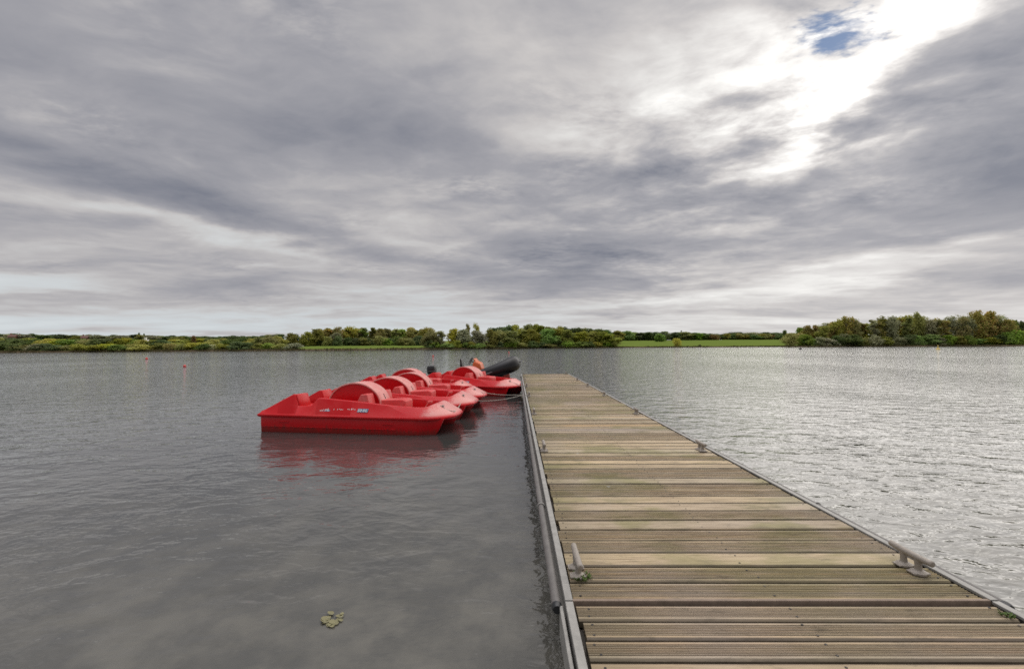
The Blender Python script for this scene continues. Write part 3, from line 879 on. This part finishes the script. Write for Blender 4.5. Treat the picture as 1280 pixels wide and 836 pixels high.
# ------------------------------------------------------------------ trees
def crown_mesh(name, mat, seed, W, H, lobes, leaves, leaf, z0, shape='round', twigs=0.0):
    """leaf clumps spread through an uneven volume; unit: metres for a tree H high"""
    r = random.Random(seed); bm = bmesh.new()
    L = []
    for i in range(lobes):
        t = (i + r.random()) / lobes
        zc_ = z0 + (H - z0) * (0.08 + 0.80 * t)
        if shape == 'round': env = W * (math.sin(math.pi * min(0.95, 0.22 + 0.72 * t)) ** 0.8)
        elif shape == 'cone': env = W * (1.02 - t) * 0.9
        elif shape == 'column': env = W * 0.55
        else: env = W * (0.55 + 0.45 * math.sin(math.pi * t))
        a = r.uniform(0, 6.283); q = env * math.sqrt(r.random()) * 0.72
        rad = W * r.uniform(0.28, 0.48) * (0.75 if shape in ('cone', 'column') else 1)
        L.append((Vector((math.cos(a) * q, math.sin(a) * q, zc_)), rad))
    for i in range(leaves):
        c, rad = L[r.randrange(lobes)]
        dvec = Vector((r.gauss(0, 1), r.gauss(0, 1), r.gauss(0, 1) * 0.95 + 0.15)).normalized()
        rr_ = rad * (r.random() ** 0.35) * r.uniform(0.85, 1.12)
        p = c + Vector((dvec.x, dvec.y, dvec.z * 0.85)) * rr_
        if p.z < 0.05: p.z = r.uniform(0.05, 0.5)
        if p.z > H: p.z = H - r.uniform(0, 0.4)
        nrm = (dvec + Vector((r.uniform(-.8, .8), r.uniform(-.8, .8), r.uniform(-.4, .9)))).normalized()
        a = nrm.orthogonal().normalized(); bq = nrm.cross(a)
        th = r.uniform(0, 6.28); e1 = a * math.cos(th) + bq * math.sin(th); e2 = nrm.cross(e1)
        s = leaf * r.uniform(0.6, 1.3)
        vs = [bm.verts.new(p + e1 * s * x_ + e2 * s * y_ + nrm * s * zq) for x_, y_, zq in ((-.5, 0, 0), (-.1, -.36, .1), (.5, 0, 0), (.1, .36, .1))]
        bm.faces.new(vs)
    me = bpy.data.meshes.new(name); bm.to_mesh(me); bm.free(); me.materials.append(mat)
    return me
def trunk_mesh(seed, H, r0):
    r = random.Random(seed); b = MB()
    pts = [(0, 0, -0.4)] + [(r.uniform(-.03, .03) * H * t, r.uniform(-.03, .03) * H * t, H * t) for t in (0.2, 0.45, 0.7, 0.92)]
    b.tube(pts, [r0 * 1.25, r0, r0 * 0.75, r0 * 0.45, r0 * 0.15], 7)
    for k in range(6):
        t = r.uniform(0.3, 0.75); a = r.uniform(0, 6.28); l = H * r.uniform(0.16, 0.26)
        p = Vector((0, 0, H * t)); q = p + Vector((math.cos(a) * l, math.sin(a) * l, l * 0.8))
        b.tube([p, p.lerp(q, .5) + Vector((0, 0, -l * .06)), q], [r0 * 0.5, r0 * 0.3, r0 * 0.1], 5)
    bm = b.bm; bmesh.ops.recalc_face_normals(bm, faces=bm.faces)
    me = bpy.data.meshes.new('trunk'); bm.to_mesh(me); bm.free(); me.materials.append(M['bark']); return me
# prototypes: name -> (crown mesh by colour cached), nominal height
PROT = {}
SPEC = {  # half width, height, lobes, leaves, leaf size, crown base, shape
    'broad':  (4.6, 11.0, 34, 2600, 0.80, 0.0, 'round'),
    'tall':   (3.4, 13.0, 34, 2300, 0.75, 0.5, 'oval'),
    'open':   (4.6, 14.0, 28, 1700, 0.80, 2.0, 'oval'),
    'column': (2.2, 12.0, 18, 800, 0.75, 1.0, 'column'),
    'cone':   (3.0, 12.0, 24, 900, 0.75, 1.0, 'cone'),
    'shrub':  (3.4, 4.6, 20, 1200, 0.55, 0.1, 'round'),
}
def proto(shape, colr, var):
    key = (shape, colr, var)
    if key not in PROT:
        W, H, lb, lv, lf, z0, sh = SPEC[shape]
        seed = sum(ord(ch) for ch in shape + colr) * 7 + var
        PROT[key] = (crown_mesh('crown', FOL[colr], seed, W, H, lb, lv, lf, z0, sh), trunk_mesh(seed + 1, H * 0.85, 0.022 * H), W, H)
    return PROT[key]
ntree = 0
def plant(shape, colr, px, dd, top, label, group, wpx=None, rnd=random):
    """a tree standing dd metres behind the water line, at bearing px, reaching up to the skyline height top"""
    global ntree
    k = (px - 644.4) / F
    # intersect bearing with the shoreline
    Y = 200.0
    for _ in range(12): Y = shore_y(k * Y) + dd
    X = k * Y
    gz = ground_h(dd)
    h = EYE + (HZ(px) - top) * Y / F - gz
    h = max(h, 0.8)
    cm, tm, W, H = proto(shape, colr, rnd.randrange(3))
    s = h / H
    sw = s if wpx is None else wpx * Y / F / (2 * W)
    if shape == 'shrub':
        o = bpy.data.objects.new('shrub', cm); link(o)
        o.location = (X, Y, gz - 0.1); o.scale = (sw, sw, s); o.rotation_euler = (0, 0, rnd.uniform(0, 6.28))
        tag(o, label, 'shrub', group)
    else:
        nm = {'cone': 'conifer_tree', 'column': 'columnar_tree'}.get(shape, 'broadleaf_tree')
        o = empty(nm, (X, Y, gz - 0.1), rnd.uniform(0, 6.28)); o.scale = (sw, sw, s)
        tag(o, label, 'tree', group)
        c = bpy.data.objects.new('crown', cm); link(c, o)
        t = bpy.data.objects.new('trunk', tm); link(t, o)
    ntree += 1
    return o
def interp(pts, x):
    if x <= pts[0][0]: return pts[0][1]
    for (a, b_), (c, e) in zip(pts, pts[1:]):
        if x <= c: return b_ + (e - b_) * (x - a) / (c - a)
    return pts[-1][1]
CNAME = {'olive': 'olive green', 'yellow': 'yellowish green', 'dark': 'dark green', 'brown': 'brown tinged', 'green': 'fresh green', 'grey': 'grey green', 'orange': 'autumn orange'}
def row(p0, p1, step, dd, tops, cols, shapes, phrase, group, jit=1.5, wide=1.9, ddj=4, seed=1):
    r = random.Random(seed); p = p0
    while p < p1:
        cc = r.choice(cols); sh = r.choice(shapes)
        q = p + r.uniform(-.3, .3) * step
        noun = {'shrub': 'shrub', 'cone': 'conifer', 'column': 'slender tree'}.get(sh, 'tree')
        plant(sh, cc, q, dd + r.uniform(-ddj, ddj) * 0.5, interp(tops, q) + r.uniform(-jit, jit), f'{CNAME[cc]} {noun} {phrase}', group, wpx=step * wide * r.uniform(0.8, 1.25), rnd=r)
        p += step * r.uniform(0.8, 1.2)
# left far shore
row(-40, 368, 13, 5, [(-40, 429), (60, 430), (200, 430), (300, 428), (368, 430)], ['olive', 'olive', 'yellow', 'dark', 'grey', 'green'], ['shrub'], 'at the water edge of the left far shore', 'shrubs along the left far shore', 1.8, 2.0, 3, 21)
row(-40, 350, 13, 22, [(-40, 423), (40, 422.5), (120, 423.5), (200, 423), (280, 423), (330, 420.5), (350, 418.5)], ['yellow', 'yellow', 'olive', 'green', 'dark'], ['broad', 'broad', 'shrub'], 'in the second row behind the left shore shrubs', 'trees behind the left shore shrubs', 1.5, 2.1, 8, 22)
row(-40, 350, 7.5, 330, [(-40, 416), (40, 417), (120, 418.5), (170, 418), (240, 420), (300, 419.5), (350, 417.5)], ['dark', 'dark', 'olive', 'grey'], ['broad', 'tall'], 'on the distant rise at far left', 'trees on the distant rise at left', 1.0, 2.6, 60, 23)
plant('cone', 'dark', 170, 380, 414.5, 'taller pointed conifer on the distant left skyline, left one of two', 'twin conifers on left skyline', 6)
plant('cone', 'dark', 176.5, 380, 415.5, 'pointed conifer on the distant left skyline, right one of two', 'twin conifers on left skyline', 5)
plant('column', 'orange', 240, 18, 417.5, 'rusty orange slender tree standing out in the left far thicket', None, 11)
plant('broad', 'yellow', 263, 14, 423.5, 'bright yellow tree just right of the rusty orange one', None, 24)
# wood behind the grass bank
row(348, 400, 11, 45, [(348, 419), (380, 414), (400, 410)], ['olive', 'yellow', 'dark'], ['broad'], 'where the wood rises at the left end of the grass bank', 'trees at the left end of the grass bank', 1.2, 2.0, 10, 31)
row(398, 540, 9, 62, [(398, 410), (420, 408), (460, 407.5), (480, 409), (505, 411), (520, 408), (540, 409)], ['brown', 'olive', 'olive', 'brown', 'green'], ['tall', 'column', 'open'], 'in the wood behind the left grass bank', 'trees of the wood behind the left grass bank', 1.2, 2.3, 14, 32)
row(376, 536, 9, 50, [(376, 423), (420, 421), (470, 420), (520, 420), (536, 422)], ['dark', 'olive', 'green', 'dark'], ['shrub', 'broad'], 'in the hedge at the top of the left grass bank', 'hedge shrubs above the left grass bank', 3.0, 2.1, 8, 33)
row(398, 540, 8, 84, [(398, 413), (460, 411), (540, 412)], ['dark', 'olive', 'brown'], ['broad'], 'deep inside the wood behind the left grass bank', 'trees deep inside the left wood', 1.5, 2.5, 10, 34)
plant('broad', 'grey', 419, 50, 415, 'pale grey brown tree standing out in front of the left wood', None, 22)
# wood on the shore in the middle
MID = [(536, 413), (548, 411), (562, 409), (600, 412), (640, 411.5), (655, 412), (662, 411), (700, 410.5), (735, 413), (770, 416)]
row(540, 772, 13.5, 9, MID, ['olive', 'olive', 'yellow', 'olive', 'green', 'grey'], ['broad', 'broad', 'tall'], 'in the shoreline wood beyond the boats', 'trees of the shoreline wood in the middle', 1.3, 2.0, 8, 41)
row(536, 772, 11, 3, [(536, 427), (600, 428), (700, 427), (772, 428)], ['dark', 'olive', 'dark', 'green'], ['shrub'], 'at the foot of the shoreline wood beyond the boats', 'shrubs at the foot of the middle wood', 2.5, 1.9, 2, 42)
row(616, 782, 10.5, 85, [(612, 410), (630, 406), (650, 406), (664, 403.5), (680, 405.5), (720, 408.5), (782, 412)], ['dark', 'dark', 'olive'], ['broad', 'tall'], 'on the rise behind the middle shoreline wood', 'trees on the rise behind the middle wood', 1.0, 2.0, 16, 43)
plant('open', 'brown', 585, 40, 403, 'thin bare topped tree sticking out above the middle wood, left of two', None, 9)
plant('open', 'brown', 595, 42, 402.5, 'thin bare topped tree sticking out above the middle wood, right of two', None, 10)
# meadow and its tree belt
row(770, 885, 7.5, 190, [(770, 413), (800, 414), (835, 414.5), (850, 414.5), (885, 416.5)], ['dark', 'dark', 'olive', 'green'], ['broad', 'tall'], 'in the dark belt behind the meadow', 'trees of the belt behind the meadow', 1.2, 2.3, 20, 51)
row(880, 985, 7.5, 200, [(880, 418), (920, 416.5), (940, 418), (985, 418.5)], ['dark', 'orange', 'olive', 'dark', 'brown'], ['broad'], 'in the mixed autumn belt at the right end of the meadow', 'trees at the right end of the meadow belt', 1.0, 2.4, 20, 52)
row(770, 990, 9, 400, [(770, 415.5), (870, 417), (930, 415.5), (990, 415.5)], ['dark', 'grey'], ['broad'], 'far behind the meadow belt', 'trees far behind the meadow belt', 0.8, 2.6, 40, 53)
plant('broad', 'green', 824, 130, 416.5, 'round pale green tree alone on the meadow before the dark belt', None, 17)
plant('shrub', 'yellow', 845, 4, 422.5, 'lone yellow green bush leaning at the water edge of the meadow', None, 15)
plant('shrub', 'dark', 874, 3, 430.5, 'tiny dark bush at the water edge of the meadow', None, 6)
plant('cone', 'dark', 851, 200, 412.0, 'pointed dark conifer poking above the meadow belt', None, 5)
# right hand wood
RT = [(1000, 411), (1012, 405), (1030, 404), (1046, 397), (1060, 397), (1078, 401), (1092, 399), (1112, 396), (1124, 393), (1143, 390), (1160, 396), (1172, 394), (1185, 397), (1200, 394), (1225, 394), (1252, 397)]
row(1008, 1256, 9.5, 12, RT, ['brown', 'olive', 'olive', 'brown', 'grey'], ['tall', 'open', 'open', 'column'], 'in the tall wood on the right far shore', 'trees of the tall wood on the right far shore', 3.6, 2.1, 10, 61)
row(1004, 1260, 12, 28, [(p, t + 3) for p, t in RT], ['olive', 'olive', 'brown'], ['broad', 'tall'], 'deeper in the right far wood', 'trees deeper in the right far wood', 2.0, 2.1, 12, 62)
row(1008, 1256, 12, 5, [(1008, 420), (1060, 419), (1120, 421), (1180, 420), (1256, 421)], ['dark', 'olive', 'grey', 'green', 'dark'], ['shrub', 'broad', 'shrub'], 'at the foot of the right far wood', 'shrubs at the foot of the right far wood', 3.0, 1.9, 4, 63)
plant('open', 'brown', 1218, 10, 386.5, 'tallest tree of the right wood, open crowned, left of the twin tops', None, 24)
plant('open', 'brown', 1233, 12, 387.5, 'tall open crowned tree just right of the tallest one', None, 22)
plant('shrub', 'olive', 984, 5, 416.5, 'big round olive bush at the left end of the right wood', None, 24)
plant('shrub', 'green', 1003, 5, 418, 'round green bush second from the left end of the right wood', None, 22)
plant('broad', 'green', 998, 40, 408, 'fresh green tree rising behind the two round bushes at right', None, 18)
plant('tall', 'dark', 979, 60, 411.5, 'small dark tree behind the round olive bush', None, 8)
row(1254, 1330, 13, 6, [(1254, 414), (1330, 412)], ['green', 'green', 'yellow'], ['shrub', 'broad'], 'at the far right edge of the shore', 'bright shrubs at the far right edge', 1.5, 2.0, 4, 64)
row(1240, 1330, 11, 60, [(1240, 402), (1330, 404)], ['dark', 'olive'], ['broad'], 'behind the bright bushes at far right', 'trees behind the far right bushes', 1.5, 2.0, 14, 65)
plant('column', 'dark', 1265, 150, 397.5, 'dark narrow poplar on the far right skyline, left of two', None, 6)
plant('column', 'dark', 1271.5, 150, 398.5, 'dark narrow poplar on the far right skyline, right of two', None, 6)

# ------------------------------------------------------------------ far houses on the left rise
def house(px, dd, base_y, w, dpt, h, label, wall, roofm):
    k = (px - 644.4) / F; Y = 300.0
    for _ in range(12): Y = shore_y(k * Y) + dd
    X = k * Y; gz = EYE + (HZ(px) - base_y) * Y / F
    root = empty('house', (X, Y, gz), R(18)); tag(root, label, 'house', 'houses on the distant left rise')
    b = MB(); b.box(-w / 2, w / 2, -dpt / 2, dpt / 2, -8, h); b.build('wall', wall, root, smooth=False)
    b = MB(); b.prism_yz([(-dpt / 2 - .4, h + 0.01), (dpt / 2 + .4, h + 0.01), (0, h + dpt * 0.38)], -w / 2 - .3, w / 2 + .3)
    rf = b.build('roof', roofm, root, smooth=False)
    b = MB(); b.box(-w / 2 + .6, -w / 2 + 1.4, -.4, .4, h + dpt * .2, h + dpt * .38 + 1.3); b.build('chimney', wall, rf, smooth=False)
    for q in (-1, 0, 1):
        b = MB(); b.box(q * w * .3 - .6, q * w * .3 + .6, -dpt / 2 - .06, -dpt / 2 + .02, h - 2.4, h - 1.0); b.build('window', M['window'], root, smooth=False)
house(10.5, 300, 424, 5.5, 5, 2.6, 'red brick house highest on the distant left rise', M['brick'], M['roof'])
house(21, 310, 424, 5, 5, 1.9, 'lower brown brick house right of the highest one on the left rise', M['brick'], M['roof'])
house(102, 300, 425, 5, 5, 2.2, 'brown roofed house between trees on the left rise', M['brick'], M['roof'])
house(179, 60, 429, 2.2, 2.5, 0.7, 'small white house showing through the left far thicket', M['render_w'], M['render_w'])


# ------------------------------------------------------------------ reeds and rough grass along the far water line
rr = random.Random(77); b = MB()
for i in range(7000):
    X = rr.uniform(-190, 280)
    if math.sin(X * 0.31) + math.sin(X * 0.13 + 2) + rr.uniform(-1, 1) < -0.6: continue
    Y = shore_y(X) + math.sin(X * 0.11) * 0.8 + math.sin(X * 0.037 + 1) * 1.4 + rr.uniform(-0.2, 2.6)
    h = rr.uniform(0.25, 0.8) * (1.35 if rr.random() < 0.15 else 1); w = rr.uniform(0.10, 0.32); l = rr.uniform(-.2, .2)
    b.poly([(X - w, Y, -0.1), (X + w, Y + .05, -0.1), (X + w * .5 + l, Y + .05, h * .8 + .2), (X + l, Y, h + .25), (X - w * .6 + l, Y, h * .7 + .2)])
M['reed'] = simple('reeds', (0.115, 0.10, 0.045), 0.85, 0, 0.5, 0.6, 0.1)
o = b.build('shore_reeds', M['reed'], smooth=False); tag(o, 'brown green reeds and rough grass fringing the far shore at the water line', 'reeds', kind='stuff')
